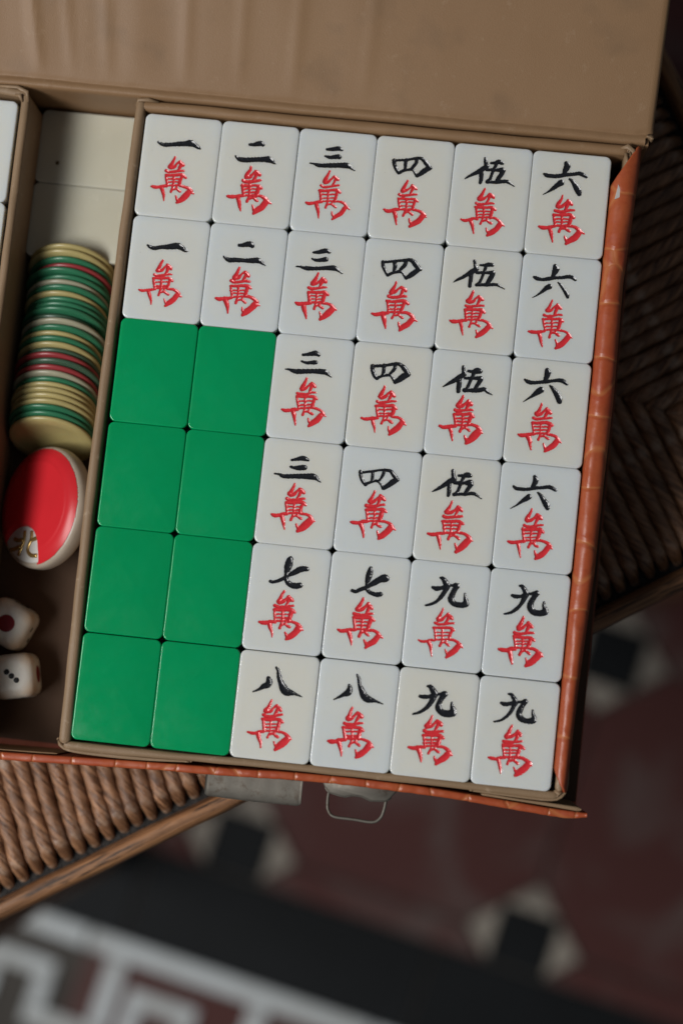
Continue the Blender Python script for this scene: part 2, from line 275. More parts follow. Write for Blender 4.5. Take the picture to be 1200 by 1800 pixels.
# ------------------------------------------------------------------ the floor: patterned cement tiles
M_FLOORBASE = simple('floor_grout', (.10, .09, .08), .8, .2, .3, 30)
M_FRED = mottled('maroon_cement', (.105, .038, .034), (.150, .115, .105), .50, .74)
M_FBLACK = simple('black_cement', (.013, .015, .017), .6, .15, .3, 14, .1, 200)
M_FCREAM = mottled('cream_cement', (.42, .37, .31), (.16, .14, .12), .46, .66)
M_FWHITE = mottled('white_cement', (.72, .76, .77), (.50, .50, .47), .45, .7)
floor = link('floor', mesh('floor', *box(-1500, 1500, -1500, 1500, -30, -4), M_FLOORBASE, False), None, (0, 0, 0))
tag(floor, 'patterned cement tile floor below the stool', kind='structure')
fang = math.radians(-12); fp = 182.0; node = 37.0; sq = 17.5
FK = 1298.0/1143.0
def fl(e1, e2): e1 *= FK; e2 *= FK; return (125.4+e1*math.cos(fang)-e2*math.sin(fang), -240.5+e1*math.sin(fang)+e2*math.cos(fang))
def fpiece(name, poly, mat, cache={}):
    """poly in the pattern frame relative to its own centre; shared meshes"""
    def place(cx, cy, key):
        if key not in cache: cache[key] = mesh(name, *prism([(a*FK, b*FK) for a, b in poly], -12, 0, .8), mat, False)
        o = link(name, cache[key], floor, fl(cx, cy)+(random.uniform(-.4, .2),), (0, 0, fang)); return o
    return place
g = .9; h = fp/2
octo = [(h-g, -h+node), (h-g, h-node), (h-node, h-g), (-h+node, h-g), (-h+g, h-node), (-h+g, -h+node), (-h+node, -h+g), (h-node, -h+g)]
pl_oct = fpiece('octagon_tile', octo, M_FRED)
pl_sq = fpiece('square_tile', [(-sq, -sq), (sq, -sq), (sq, sq), (-sq, sq)], M_FBLACK)
def tri(k):
    P = [(sq+g, -node+sq+g+2.0), (node-1.6, 0), (sq+g, node-sq-g-2.0)]; a = k*math.pi/2
    return [(x*math.cos(a)-y*math.sin(a), x*math.sin(a)+y*math.cos(a)) for x, y in P]
pl_tri = [fpiece('triangle_tile', tri(k), M_FCREAM) for k in range(4)]
oct_cut = [(h-g, -h+node), (h-g, h-node), (h-node, h-g), (-h+node, h-g), (-h+g, h-node), (-h+g, -h+node)]
half = [(h-g, 71+0), (h-g, 19+36)]
for j in range(0, 5):
    for i in range(-3, 3):
        pl_oct((i+.5)*fp, (j+.5)*fp, 'oct')
for j in range(0, 5):
    for i in range(-3, 4):
        pl_sq(i*fp, j*fp, 'sq')
        for k in range(4):
            if not (j == 0 and k == 3): pl_tri[k](i*fp, j*fp, 'tri%d' % k)
# cut row between the nodes and the band
pl_cut = fpiece('cut_octagon_tile', [(-h+node, -g), (-h+19+1, -18.5), (h-19-1, -18.5), (h-node, -g)], M_FRED)
for i in range(-3, 3): pl_cut((i+.5)*fp, 0, 'cut')
pl_band = fpiece('band_tile', [(-90, -28), (90, -28), (90, 28), (-90, 28)], M_FBLACK)
for i in range(-3, 3): pl_band(i*fp+40, -48, 'band')
pl_line = fpiece('border_line_tile', [(-90, -6), (90, -6), (90, 6), (-90, 6)], M_FWHITE)
for i in range(-3, 3): pl_line(i*fp+20, -82.5, 'line')
# greek key border: maroon ground tiles with proud white key pieces
pl_grd = fpiece('border_ground_tile', [(-90.4, -75), (90.4, -75), (90.4, 75), (-90.4, 75)], M_FRED)
for i in range(-3, 3): o = pl_grd(i*fp+20, -165, 'grd'); o.location.z -= .004
def keybox(x0, x1, y0, y1): return [(x0, y0), (x1, y0), (x1, y1), (x0, y1)]
key_parts = [keybox(-6, 6, -42, 0), keybox(-46, 6, -54, -42.5), keybox(-46, -35, -42, -24.5), keybox(-79, -35, -24, -13), keybox(-79, -68, -46, -24.5)]
pl_key = [fpiece('key_tile', q, M_FWHITE) for q in key_parts]
for i in range(-5, 5):
    for k, p in enumerate(pl_key): p(-231+i*91+0, -89.5, 'key%d' % k)
for o in list(floor.children): pass

# ------------------------------------------------------------------ the woven rush chair seat
A2 = np.array([186., 12.3]); U2 = np.array([-.8485, -.5292]); N2 = np.array([-.5292, .8485]); SEAT = 420.0; ZS = -46.0
cc = A2+U2*SEAT/2+N2*SEAT/2
def seat(u, n): return tuple(A2+U2*u+N2*n-cc)
stool = thing('rush_stool', 'brown stool with a twisted rush seat and wooden rails carrying the open case', 'stool', (cc[0], cc[1], -LIFT))
def swp(pts, ry, rz, n=14, amp=.3, seed=0):
    """rounded bar between points with slightly uneven surface"""
    V = []; m = len(pts)
    for i, p in enumerate(pts):
        t = np.array(pts[min(i+1, m-1)])-np.array(pts[max(i-1, 0)]); t /= np.linalg.norm(t); s = np.array([t[1], -t[0], 0])
        for k in range(n):
            a = 2*math.pi*k/n; d = 1+amp*.1*nz(i*.35+seed, math.cos(a)*1.2, math.sin(a)*1.2)
            ex = .75; ca, sa = math.cos(a), math.sin(a)
            V.append(np.array(p)+s*ry*math.copysign(abs(ca)**ex, ca)*d+np.array([0, 0, 1])*rz*math.copysign(abs(sa)**ex, sa)*d)
    F = [[i*n+k, i*n+(k+1) % n, (i+1)*n+(k+1) % n, (i+1)*n+k] for i in range(m-1) for k in range(n)]
    F.append(list(range(n))[::-1]); F.append([(m-1)*n+k for k in range(n)])
    return np.array(V), F
HS = LIFT+ZS   # seat height above the stool's base
for k, (a, b) in enumerate((((0, 0), (SEAT, 0)), ((0, 0), (0, SEAT)), ((SEAT, 0), (SEAT, SEAT)), ((0, SEAT), (SEAT, SEAT)))):
    L = SEAT+8; me = mesh('rail', *swp([(x, 0, 0) for x in np.linspace(-4, SEAT+4, 70)], 3.7, 7.5, 16, .8, k*9), M_WOOD)
    pa, pb = seat(*a), seat(*b); ang = math.atan2(pb[1]-pa[1], pb[0]-pa[0])
    link('rail', me, stool, (pa[0], pa[1], HS-8.2), (0, 0, ang))
core = []
part('seat_padding', join(*[box(-1, 1, -1, 1, -1, 1)]), M_DARKFIBRE, stool, False)
stool.children[-1].data.transform(Matrix.Diagonal((SEAT/2-2, SEAT/2-2, 3, 1)))
stool.children[-1].location = (0, 0, (HS-10.5)*MM); stool.children[-1].rotation_euler = (0, 0, math.atan2(U2[1], U2[0]))
def cord_mesh(L, seed):
    n = 18; ns = max(10, int(L/2.2)); P = []; UV = []
    ss = np.concatenate([[0, .6, 1.3, 2.2, 3.2, 4.4, 5.6, 7.0], np.linspace(8.5, L, ns)])
    for s in ss:
        bend = max(0.0, 1-s/9.0); z = -6.0*bend**2.2; r = 2.85*(1-.52*bend**1.8)
        if s > L-5: z -= (s-L+5)*.45
        wx = .7*nz(s*.03, seed*3.1)+.25*nz(s*.15, seed*1.7)
        r *= 1+.10*nz(s*.12, seed*5.3)
        for k in range(n+1):
            a = -math.pi/2+2*math.pi*k/n
            rr = r*(1+  .08*abs(math.cos(1.5*(a-2*math.pi*s/27+seed)))+.05*math.cos(6*(a-2*math.pi*s/27)+seed*2)-.05)*(1+.05*nz(s*.3, math.cos(a), math.sin(a)+seed))
            P.append((rr*math.cos(a)+wx, s, z+rr*math.sin(a))); UV.append((s*MM+seed*.37, k/n-s/27.0+seed*.21))
    P = np.array(P).reshape(len(ss), n+1, 3)
    V, F = grid(P, flip=False)
    return mesh('cord', V, F, M_RUSH, True, uv=np.array(UV))
CP = 5.55; NC = int((SEAT-8)/CP); cords = {}
for k in range(NC):
    t = 6+CP*(k+.5); L = min(t, SEAT-t)-2
    if L < 6: continue
    key = min(k, NC-1-k)
    if (key, k % 2) not in cords: cords[(key, k % 2)] = cord_mesh(L, key*1.37+(k % 2)*50)
    me = cords[(key, k % 2)]
    for sct, (u, n, dx, dn) in enumerate(((t, 4.7, 0, 1), (4.7, t, 1, 0), (SEAT-4.7, t, -1, 0), (t, SEAT-4.7, 0, -1))):
        p = seat(u, n); d = U2*dx+N2*dn; ang = math.atan2(d[1], d[0])-math.pi/2
        sk = 0.0
        if sct == 0: sk = -math.radians(9*min(1, max(0, (t-70)/200)))
        o = link('cord', me, stool, (p[0], p[1], HS-3.1+random.uniform(-.5, .1)), (random.uniform(-.3, 0)*.02, 0, ang+sk+random.uniform(-.008, .008)))
lg = []
for (u, n) in ((-2, -2), (SEAT+2, -2), (-2, SEAT+2), (SEAT+2, SEAT+2)):
    x, y = seat(u, n); me = mesh('leg', *tube([(0, 0, z) for z in np.linspace(0, HS-14, 12)], [12+5*i/11+1.2*math.sin(i*1.1) for i in range(12)], 18), M_WOOD)
    link('leg', me, stool, (x, y, 0))

# ------------------------------------------------------------------ the case
case = thing('mahjong_case', 'open orange crocodile-grain case lined in tan, lid folded back, metal clasps in front', 'case', (0, 0, -45))
CO = (0, 0, -45.0)
def cpart(name, VF, mat, smooth=True, **k): return part(name, shift(VF, CO), mat, case, smooth, **k)
def wall_vf(path, width, ztop, zbot, seed=0.0, amp=.16, n=None, cap=1.5):
    P = np.array(catmull(path, 10)); d = np.linalg.norm(np.diff(P, axis=0), axis=1); s = np.concatenate([[0], np.cumsum(d)]); L = s[-1]
    m = n or int(L/1.6); ss = np.concatenate([[0, .12, .4, .9], np.linspace(cap, L-cap, m), [L-.9, L-.4, L-.12, L]])
    X = np.interp(ss, s, P[:, 0]); Y = np.interp(ss, s, P[:, 1]); T = np.stack([np.gradient(X), np.gradient(Y)], 1); T /= np.linalg.norm(T, axis=1)[:, None]
    prof = [(-.5, None)]+[(-.5*math.cos(a), math.sin(a)) for a in np.linspace(0, math.pi, 11)]+[(.5, None)]
    out = []
    for i, q in enumerate(ss):
        e = min(1, min(q, L-q)/cap); k = math.sqrt(max(0.0004, 1-(1-e)**2)); u = q/L
        w = (width(u) if callable(width) else width)*k; zt = (ztop(u) if callable(ztop) else ztop)-(1-k)*w*.6
        w *= 1+.10*nz(q*.06, seed+5); nrm = np.array([-T[i, 1], T[i, 0]]); row = []
        for a, b in prof:
            if b is None: z = zbot
            else: z = zt-.5*w*.8*(1-b)+amp*nz(q*.10, a*1.5, seed)
            off = a*w+(amp*nz(q*.07, 3+a, seed+9) if b is not None else 0)
            row.append((X[i]+nrm[0]*off, Y[i]+nrm[1]*off, z))
        out.append(row)
    return grid(np.array(out), flip=True)
cpart('bottom_board', box(-178, 90.3, -112, 113.2, -45, -41.2), M_CROC_R, False)
cpart('floor_lining', box(-176, 90.0, -109, 109.8, -41.19, -41.0), simple('brown_lining', (.115, .066, .040), .7, .25, .25, 40), False)
cpart('back_board', box(-178, 89.5, 109.9, 113.2, -41, -1.2), M_TAN, False)
cpart('side_board', box(-178, -174.5, -109, 109.8, -41, 0), M_CROC_R, False)
# front flap: orange outside, tan lining where it shows
fx = [(-178, -113.6), (-135, -112.3), (-101, -111.7), (-70, -110.4), (-45, -109.4), (-21, -108.6), (-8, -107.9), (10, -107.55), (24, -107.6), (37, -107.8), (56, -108.7), (77, -110.0), (90.5, -110.4)]
def flap_vf():
    P = np.array(catmull(fx, 14)); m = len(P); out = []
    for i, (x, y) in enumerate(P):
        th = 2.55+.25*nz(x*.05, 2)+.18*nz(x*.4, 8)+(-1.3*max(0, (x-82)/8.5)**2)
        zt = -2.8+.35*nz(x*.06, 11)+.12*nz(x*.5, 5); 
        seg = abs(((x+2.0*nz(x*.03, 4))/11.8) % 1-.5)*2; dent = .28*max(0, (seg-.86)/.14)
        yo = y-th
        prof = [(y, -41), (y, zt-.7), (y-.12, zt-.25), (y-.5, zt-dent*.5), (y-th*.5, zt-dent*.6), (yo+.5, zt-.05-dent*.6), (yo+.1, zt-.4-dent*.3), (yo, zt-1.0), (yo+dent*.5, zt-4), (yo, -45)]
        out.append([(x, a, b) for a, b in prof])
    return grid(np.array(out), flip=False)
V, F = flap_vf(); F.append([len(V)-10+i for i in range(10)])
cpart('front_flap', (V, F), M_CROC_F)
cpart('flap_lining', wall_vf([(-176, -112.0), (-135, -111.6), (-101, -111.1), (-82.6, -110.4)], .5, -5.5, -41, 3, .1), M_TAN)
cpart('flap_lining', wall_vf([(56, -108.1), (70, -108.7), (80, -109.1), (88.6, -109.5)], lambda u: .9+.9*max(0, u-.35), -3.4, -41, 4, .12), M_TAN2)
# lid: tan lining with soft creases, hinge fold, orange shell behind
LT = math.radians(21); lx0, lx1 = -178.0, 90.6; LLEN = 200.0
def lid_vf():
    xs = np.concatenate([np.arange(lx0, lx1-1.5, 1.4), [lx1-1.2, lx1-.5, lx1-.12, lx1]])
    prof = [(109.75, -6), (109.7, -2.5), (109.75, -.9), (110.1, .25), (110.8, .65), (111.6, .60), (112.4, .42), (112.9, .15), (113.2, .30), (113.8, .85)]
    ks = np.concatenate([np.linspace(1.2, 12, 8), np.linspace(15, LLEN, 50)])
    out = []
    for x in xs:
        row = []
        edge = max(0, (x-(lx1-1.5))/1.5); fade = .10+.80*max(0, min(1, (0-x)/80))
        for q, (y, z) in enumerate(prof):
            zz = z+.28*nz(x*.05, 7, q*.12)+.12*nz(x*.35, 1, q*.3)
            yy = y+.45*nz(x*.02, 9)
            row.append((min(x, 88.2) if q < 6 else x, yy+(.25 if x > 86 else 0)*q*.2, zz-1.0*edge**2*(q > 5)))
        for k in ks:
            w = 1-math.exp(-k/5)
            xs_ = x+k*.10-6*nz(k*.02, 3)
            hgt = 1.0*fade*(nz(xs_*.050, k*.008, 1.0)+.38*nz(xs_*.09, k*.012, 5.0)+.05*nz(xs_*.2, k*.03, 7))
            # two long creases on the left
            for cx_, sl, am, wd in ((-115, .16, 1.0, 1.7), (-104, .13, .5, 1.6), (-92, .08, .55, 2.0), (-66, .03, .5, 2.0), (-48, .0, .35, 1.8), (-30, -.02, .4, 2.0), (-6, -.03, .25, 2.0)):
                hgt += .75*am*math.exp(-((x+k*sl-cx_)/wd)**2)*math.exp(-((k-25)/40)**2)
            hgt = hgt*w+.05*nz(x*.1, k*.1)-1.4*edge**2
            y = 113.8+k*math.cos(LT)-hgt*math.sin(LT); z = .85+k*math.sin(LT)+hgt*math.cos(LT)
            row.append((x, y+.45*nz(x*.02, 9), z))
        out.append(row)
    return grid(np.array(out))
cpart('lid_lining', lid_vf(), M_TAN)
def lidbox(x0, x1, s0, s1, t0, t1):
    V, F = box(x0, x1, s0, s1, t0, t1); V = V.copy()
    y = 113.8+V[:, 1]*math.cos(LT)-V[:, 2]*math.sin(LT); z = .85+V[:, 1]*math.sin(LT)+V[:, 2]*math.cos(LT); V[:, 1] = y; V[:, 2] = z; return V, F
cpart('lid_shell', lidbox(lx0, lx1-.9, 3, LLEN, -12, -1.7), M_CROC_R, False)
cpart('lid_edge', wall_vf([(88.4, 112.9), (90.0, 112.5), (90.9, 111.9)], 1.4, 1.0, -3, 2, .4, 14, .5), M_TAN2)
# clasps
def plate(poly, z0, z1, bev=.25): return prism(poly, z0, z1, bev)
def smooth_poly(P, n=5):
    P = P+[P[0]]; return P
strike = [(-33.35, -111.2), (-33.4, -117.5), (-32.4, -118.3), (-25.0, -118.95), (-15, -118.95), (-6.8, -118.8), (-2.6, -118.0), (-1.5, -117.3), (-1.9, -110.6)]
def strike_vf():
    out = []
    for x in np.linspace(-33.3, -1.6, 40):
        e = min(1, min(x+33.3, -1.6-x)/1.5); lo = -118.9+.7*(1-math.sqrt(1-(1-e)**2))+.25*abs(x+17)/16
        row = []
        for t in np.linspace(0, 1, 12):
            y = -110.0+(lo+110.0)*t; z = -5.2-.9*t**4*2.2-.03*math.sin(x)
            row.append((x, y+.0, z))
        row += [(x, lo+.1, -8.2), (x, lo+.7, -9.4), (x, lo+1.2, -9.2), (x, -110.2, -6.1)]
        out.append(row)
    P = np.array(out); V, F = grid(P, wrap=True, flip=True); nv = P.shape[1]
    F.append(list(range(nv))); F.append([(len(P)-1)*nv+i for i in range(nv)][::-1]); return V, F
cpart('strike_plate', strike_vf(), M_METAL)
latch = [(4.3, -109.2), (5.6, -111.4), (7.3, -113.2), (12.1, -114.0), (15.0, -113.2), (18.0, -113.25), (21.2, -114.3), (25.8, -113.9), (27.1, -112.9), (29.0, -110.5), (28.4, -108.6), (5, -107.8)]
cpart('latch_plate', join(plate(latch, -6.3, -4.9, .45), plate([(x*.9+1.6, y-.35 if y < -112 else y) for x, y in latch], -8.6, -6.35, .3)), M_METAL)
ring = catmull([(7.4, -111.6, -8.4), (7.0, -113.8, -8), (7.0, -116.5, -7.8), (7.5, -119.0, -7.8), (9.6, -120.8, -7.8), (16, -121.0, -7.9), (22.2, -121.2, -7.9), (24.6, -119.6, -7.9), (25.5, -116.9, -7.8), (25.8, -113.8, -8), (25.5, -111.8, -8.4)], 6)
cpart('latch_lip', tube([(x, y+.15, -6.2) for x, y in (tuple(q) for q in catmull([(5.8, -111.7), (7.3, -113.1), (12.1, -113.95), (15.0, -113.3), (18.0, -113.3), (21.2, -114.2), (25.8, -113.8), (27.3, -112.7)], 4))], .42, 8), M_METAL)
cpart('latch_ring', tube(ring, .50, 10), M_METAL)

# ------------------------------------------------------------------ trays
def make_tray(label, x0, x1, right=False):
    cx = (x0+x1)/2; T = thing('tile_tray', label, 'tray', (cx, 0, -41)); O = (cx, 0, -41.0)
    def tp(name, VF, mat, smooth=True, **k): return part(name, shift(VF, O), mat, T, smooth, **k)
    tp('tray_floor', box(x0+2, x1-2, -104.6, 105.6, -40.9, -20.15), M_CARD, False)
    return T, tp
T, tp = make_tray('tan rimmed tray holding six rows of tiles, one side covered in orange', -82.3, 82.3)
tp('rim', wall_vf([(-80.0, 109.0), (-80.3, 96), (-80.8, 40), (-81.1, -15), (-80.7, -55), (-79.9, -100), (-79.6, -106.6)], lambda u: 3.2+.5*u, .8, -40.9, 1, .14), M_TAN2)
tp('rim', wall_vf([(-81.2, 107.4), (-40, 107.3), (0, 107.2), (50, 107.3), (83.0, 107.4)], 3.6, .5, -40.9, 2, .25), M_TAN)
tp('rim', wall_vf([(-80.2, -107.0), (-65, -107.1), (-45, -106.75), (-20, -106.2), (10, -105.95), (40, -105.8), (62, -105.95), (80.5, -105.9)], lambda u: 2.6-1.0*math.sin(math.pi*u)*.35+.3*(1-u), -.3, -40.9, 3, .22), M_TAN2)
tp('rim', wall_vf([(83.4, 107.2), (83.2, 98), (82.2, 60), (82, 0), (81.4, -60), (80.8, -95), (80.7, -104.6)], 2.9, .3, -40.9, 4, .25), M_TAN2)
tp('rim_fold', wall_vf([(-82.2, -104.9), (-80.9, -107.4), (-77, -108.6), (-66, -109.0), (-52, -108.7), (-38, -108.0)], lambda u: 1.5-.9*u, lambda u: -.9-.9*u, -8, 6, .15, None, .8), M_TAN2)
tp('rim_fold', wall_vf([(52, -107.0), (68, -107.45), (78.5, -107.3), (82.0, -105.6), (83.0, -102), (82.7, -96)], lambda u: .9+.3*u, -.9, -8, 7, .15, None, .8), M_TAN2)
tp('corner_fold', tube([(-79.2, -104.4, -1.4), (-79.0, -105.4, -.4), (-79.5, -106.3, -.1)], [.9, .75, .3], 10, .7), M_TAN2)
tp('corner_fold', tube([(-81.8, 106.8, -1.0), (-80.9, 108.6, .7), (-77.8, 109.0, .8), (-74, 108.6, .3)], [.4, .6, .7, .3], 10, .6), M_TAN2)
tp('corner_fold', tube([(80.4, 107.9, .2), (82.6, 108.3, 1.3), (84.6, 107.0, 1.3), (85.4, 104.4, .3)], [.3, 1.0, .8, .3], 10, .6), M_TAN2)
tp('corner_fold', tube([(82.2, 106.2, .8), (83.0, 103.2, 1.0), (84.5, 100.0, .4)], [.6, .5, .2], 8, .6), M_TAN2)
tp('corner_fold', tube([(79.3, -104.2, -.8), (80.6, -105.1, .1), (82.0, -104.2, -.6)], [.5, .7, .3], 10, .6), M_TAN2)
yo = [-110, -95, -70, -33, -5, 24, 62, 100, 110]; xo = [82.6, 82.8, 83.3, 84.9, 85.1, 85.7, 85.2, 86.9, 87.0]
def cover_vf():
    out = []
    NV = 18; us = np.linspace(0, 1, 190)
    for u in us:
        row = []
        for j in range(NV+5):
            if j <= NV:
                a = math.pi*(j/NV); s = .5-.5*math.cos(a)
                y0 = -97.0-7.5*min(1, s*1.25)**.8; y1 = 95.0+14.0*min(1, s*1.15)
                y = y0+(y1-y0)*u
                X1 = float(np.interp(y, yo, xo)); X0 = 78.75+.25*nz(y*.05, 2); w = X1-X0
                seg = abs(((y+4*nz(y*.02, 6))/20.5) % 1-.5)*2; pinch = .16*max(0, (seg-.80)/.20)
                hgt = 1.55-pinch+.35*nz(y*.06, s*2, 3)+.12*nz(y*.3, s*5, 8)
                row.append((X0+w*s, y, -2.6+(hgt+2.6)*math.sin(a)**.75 if math.sin(a) > 1e-6 else -2.6))
            else:
                k = j-NV; row.append((X1-.25*k, y, -2.6-k*7.6))
        out.append(row)
    return grid(np.array(out))
cv = tp('orange_cover', cover_vf(), M_CROC_R); cv['label'] = 'orange crocodile-grain cover rolled over the right rim'
sm = cv.modifiers.new('thickness', 'SOLIDIFY'); sm.thickness = .0005; sm.offset = -1
# torn white chip of the cover near its upper end
tp('torn_patch', prism([(79.9, 90.0), (82.3, 91.2), (80.7, 95.2)], 1.0, 1.95, .1), simple('torn_paper', (.55, .52, .50), .8), False)
T2, tp2 = make_tray('tan rimmed tray at the left edge with a column of white tiles', -176, -117.4)
tp2('rim', wall_vf([(-119.2, 107.6), (-119.0, 96), (-119.0, 40), (-119.1, -15), (-119.0, -60), (-119.0, -107)], 2.9, .7, -40.9, 11, .16), M_TAN2)
tp2('rim', wall_vf([(-175, 108.2), (-150, 108.2), (-131, 108.0), (-118.6, 107.2)], 3.0, .8, -40.9, 12, .25), M_TAN2)
tp2('rim', wall_vf([(-175, -107.2), (-150, -107.2), (-118.3, -107.2)], 3.0, .3, -40.9, 13, .2), M_TAN2)
tp2('rim', wall_vf([(-174, 108), (-174, 0), (-174, -107)], 3.0, .3, -40.9, 14, .2), M_TAN2)
tp2('corner_fold', tube([(-131, 109.0, .5), (-122, 109.0, 1.3), (-118.6, 107.6, 1.3), (-118.0, 104.5, .6)], [.35, .6, .75, .4], 10, .6), M_TAN2)
tp2('corner_fold', tube([(-122.6, 106.6, .6), (-120.8, 106.2, 1.3), (-119.9, 104.2, .8)], [.3, .75, .3], 10, .6), M_TAN2)

# ------------------------------------------------------------------ tiles
TW, TH, TR = 25.90, 34.86, 2.1
RX, RY0, RY1 = 10.6, -15.6, 15.4; RES = .155
def layer(zt, zb, bt, bb, hole=False):
    rings = []
    def ring(i, z): rings.append([(x, y, z) for x, y in rrect(TW-2*i, TH-2*i, max(TR-i, .3))])
    K = 5
    if bb:
        for k in range(K): a = math.pi/2*k/K; ring(bb*(1-math.sin(a)), zb+bb*(1-math.cos(a)))
    ring(0, zb+bb); ring(0, zt-bt)
    if bt:
        for k in range(1, K+1): a = math.pi/2*k/K; ring(bt*(1-math.cos(a)), zt-bt*(1-math.sin(a)))
    R = np.array(rings); V, F = grid(R, wrap=True, flip=True); n = R.shape[1]; F.append(list(range(n))[::-1]); base = (len(rings)-1)*n
    V = list(map(tuple, V))
    if not hole: F.append([base+i for i in range(n)])
    else:
        c0 = len(V); V += [(RX, RY1, zt), (-RX, RY1, zt), (-RX, RY0, zt), (RX, RY0, zt)]; s = n//4
        for k in range(4):
            for i in range(s-1): F.append([base+k*s+i, base+k*s+i+1, c0+k])
            F.append([base+k*s+s-1, base+((k+1) % 4)*s, c0+(k+1) % 4, c0+k])
    return np.array(V), F
def fix_winding(VF): return VF
gx = np.arange(-RX, RX+.01, RES); gx[-1] = RX; ny = int(round((RY1-RY0)/RES)); gy = np.linspace(RY0, RY1, ny+1)
GX, GY = np.meshgrid(gx, gy, indexing='ij')
def field(strokes, off=(0, 0), fat=1.0, add=0.0):
    best = np.full(GX.shape, -9.0)
    for s in strokes:
        P = np.array(catmull([tuple(p) for p in s], 4)) if len(s) > 2 else np.array(s, float)
        P = P+np.array([off[0], off[1], 0])
        for a, b in zip(P[:-1], P[1:]):
            d = b[:2]-a[:2]; L2 = max(1e-9, (d**2).sum())
            t = np.clip(((GX-a[0])*d[0]+(GY-a[1])*d[1])/L2, 0, 1)
            dist = np.hypot(GX-a[0]-t*d[0], GY-a[1]-t*d[1])
            best = np.maximum(best, (a[2]+(b[2]-a[2])*t)*fat+add-dist)
    return best
rip = rng.normal(size=GX.shape)
for _ in range(3): rip = (rip+np.roll(rip, 1, 0)+np.roll(rip, -1, 0)+np.roll(rip, 1, 1)+np.roll(rip, -1, 1))/5
rip /= rip.std()
def vary(st, amp, seed):
    g = np.random.default_rng(seed); a = g.normal(0, .008); ca, sa = math.cos(a), math.sin(a); k = 1+g.normal(0, .018); f = 1+g.normal(0, .05); ox, oy = g.normal(0, .16, 2); out = []
    for s_ in st:
        jx, jy, jw = g.normal(0, amp*.6, 2).tolist()+[1+g.normal(0, .07)]
        out.append([((x*ca-y*sa)*k+ox+jx+g.normal(0, amp*.5), (x*sa+y*ca)*k+oy+jy+g.normal(0, amp*.5), max(.1, w*f*jw*(1+g.normal(0, .06)))) for x, y, w in s_])
    return out
def glyph_meshes(num, seed=0):
    off, st = NUM[num]; sb = field(vary(st, .12, seed*2+1), (0, 0), 1.10, .03); sr = field(vary(WAN, .15, seed*2+2), off, 1.12, .05)
    sv = np.maximum(sb, sr); pos = np.maximum(sv, 0)
    dep = .42*(1-np.exp(-pos/.42))
    sm_ = dep.copy()
    for _ in range(2): sm_ = (sm_*2+np.roll(sm_, 1, 0)+np.roll(sm_, -1, 0)+np.roll(sm_, 1, 1)+np.roll(sm_, -1, 1))/6
    dep = np.where(sv > 0, sm_+.015*rip*np.minimum(1, pos/.25), 0); dep = np.maximum(dep, 0)
    V = np.stack([GX, GY, -dep], -1); nx_, ny_ = GX.shape
    I = np.arange(nx_*ny_).reshape(nx_, ny_)
    Q = np.stack([I[:-1, :-1], I[1:, :-1], I[1:, 1:], I[:-1, 1:]], -1).reshape(-1, 4)
    def fc(a): return (a[:-1, :-1]+a[1:, :-1]+a[1:, 1:]+a[:-1, 1:]).ravel()/4
    fb, fr = fc(sb), fc(sr); isb = fb > 0; isr = (fr > 0) & ~isb
    Vf = V.reshape(-1, 3); res = {}
    for key, m in (('face', ~(isb | isr)), ('num', isb), ('wan', isr)):
        q = Q[m]; u, inv = np.unique(q, return_inverse=True); res[key] = (Vf[u], inv.reshape(-1, 4))
    return res
me_green_low = mesh('back_layer', *layer(-13.02, -20, 0, .9), M_GREEN)
me_white_low = mesh('face_layer', *layer(-7.02, -20, 0, .9), M_WHITE)
me_green_top = mesh('back_layer', *layer(0, -7, .48, 0), M_GREEN)
me_white_blank = mesh('face_layer', *layer(0, -13, .48, 0), M_CREAM)
hv, hf = layer(0, -13, .48, 0, True)
NAMES = dict(one='一 (one)', two='二 (two)', three='三 (three)', four='四 (four)', five='伍 (five)', six='六 (six)', seven='七 (seven)', eight='八 (eight)', nine='九 (nine)')
EN = dict(one='one (一)', two='two (二)', three='three (三)', four='four (四)', five='five (伍)', six='six (六)', seven='seven (七)', eight='eight (八)', nine='nine (九)')
protos = {}
def proto(num, seed=0):
    g_ = glyph_meshes(num, seed); fv, ff = g_['face']
    V, F = join((hv, hf), (fv, ff.tolist()))
    t = thing('mahjong_tile', 'x', 'mahjong tile')
    link('face_layer', mesh('face_layer', V, F, M_WHITE), t); link('back_layer', me_green_low, t)
    link('numeral', mesh('numeral', *g_['num'], M_BLACK), t); link('character', mesh('character', *g_['wan'], M_RED), t)
    return t
ROWS = [['one', 'two', 'three', 'four', 'five', 'six'], ['one', 'two', 'three', 'four', 'five', 'six'], [None, None, 'three', 'four', 'five', 'six'],
        [None, None, 'three', 'four', 'five', 'six'], [None, None, 'seven', 'seven', 'nine', 'nine'], [None, None, 'eight', 'eight', 'nine', 'nine']]
OR = ['top', 'second', 'third', 'fourth', 'fifth', 'bottom']
used = set(); gproto = None
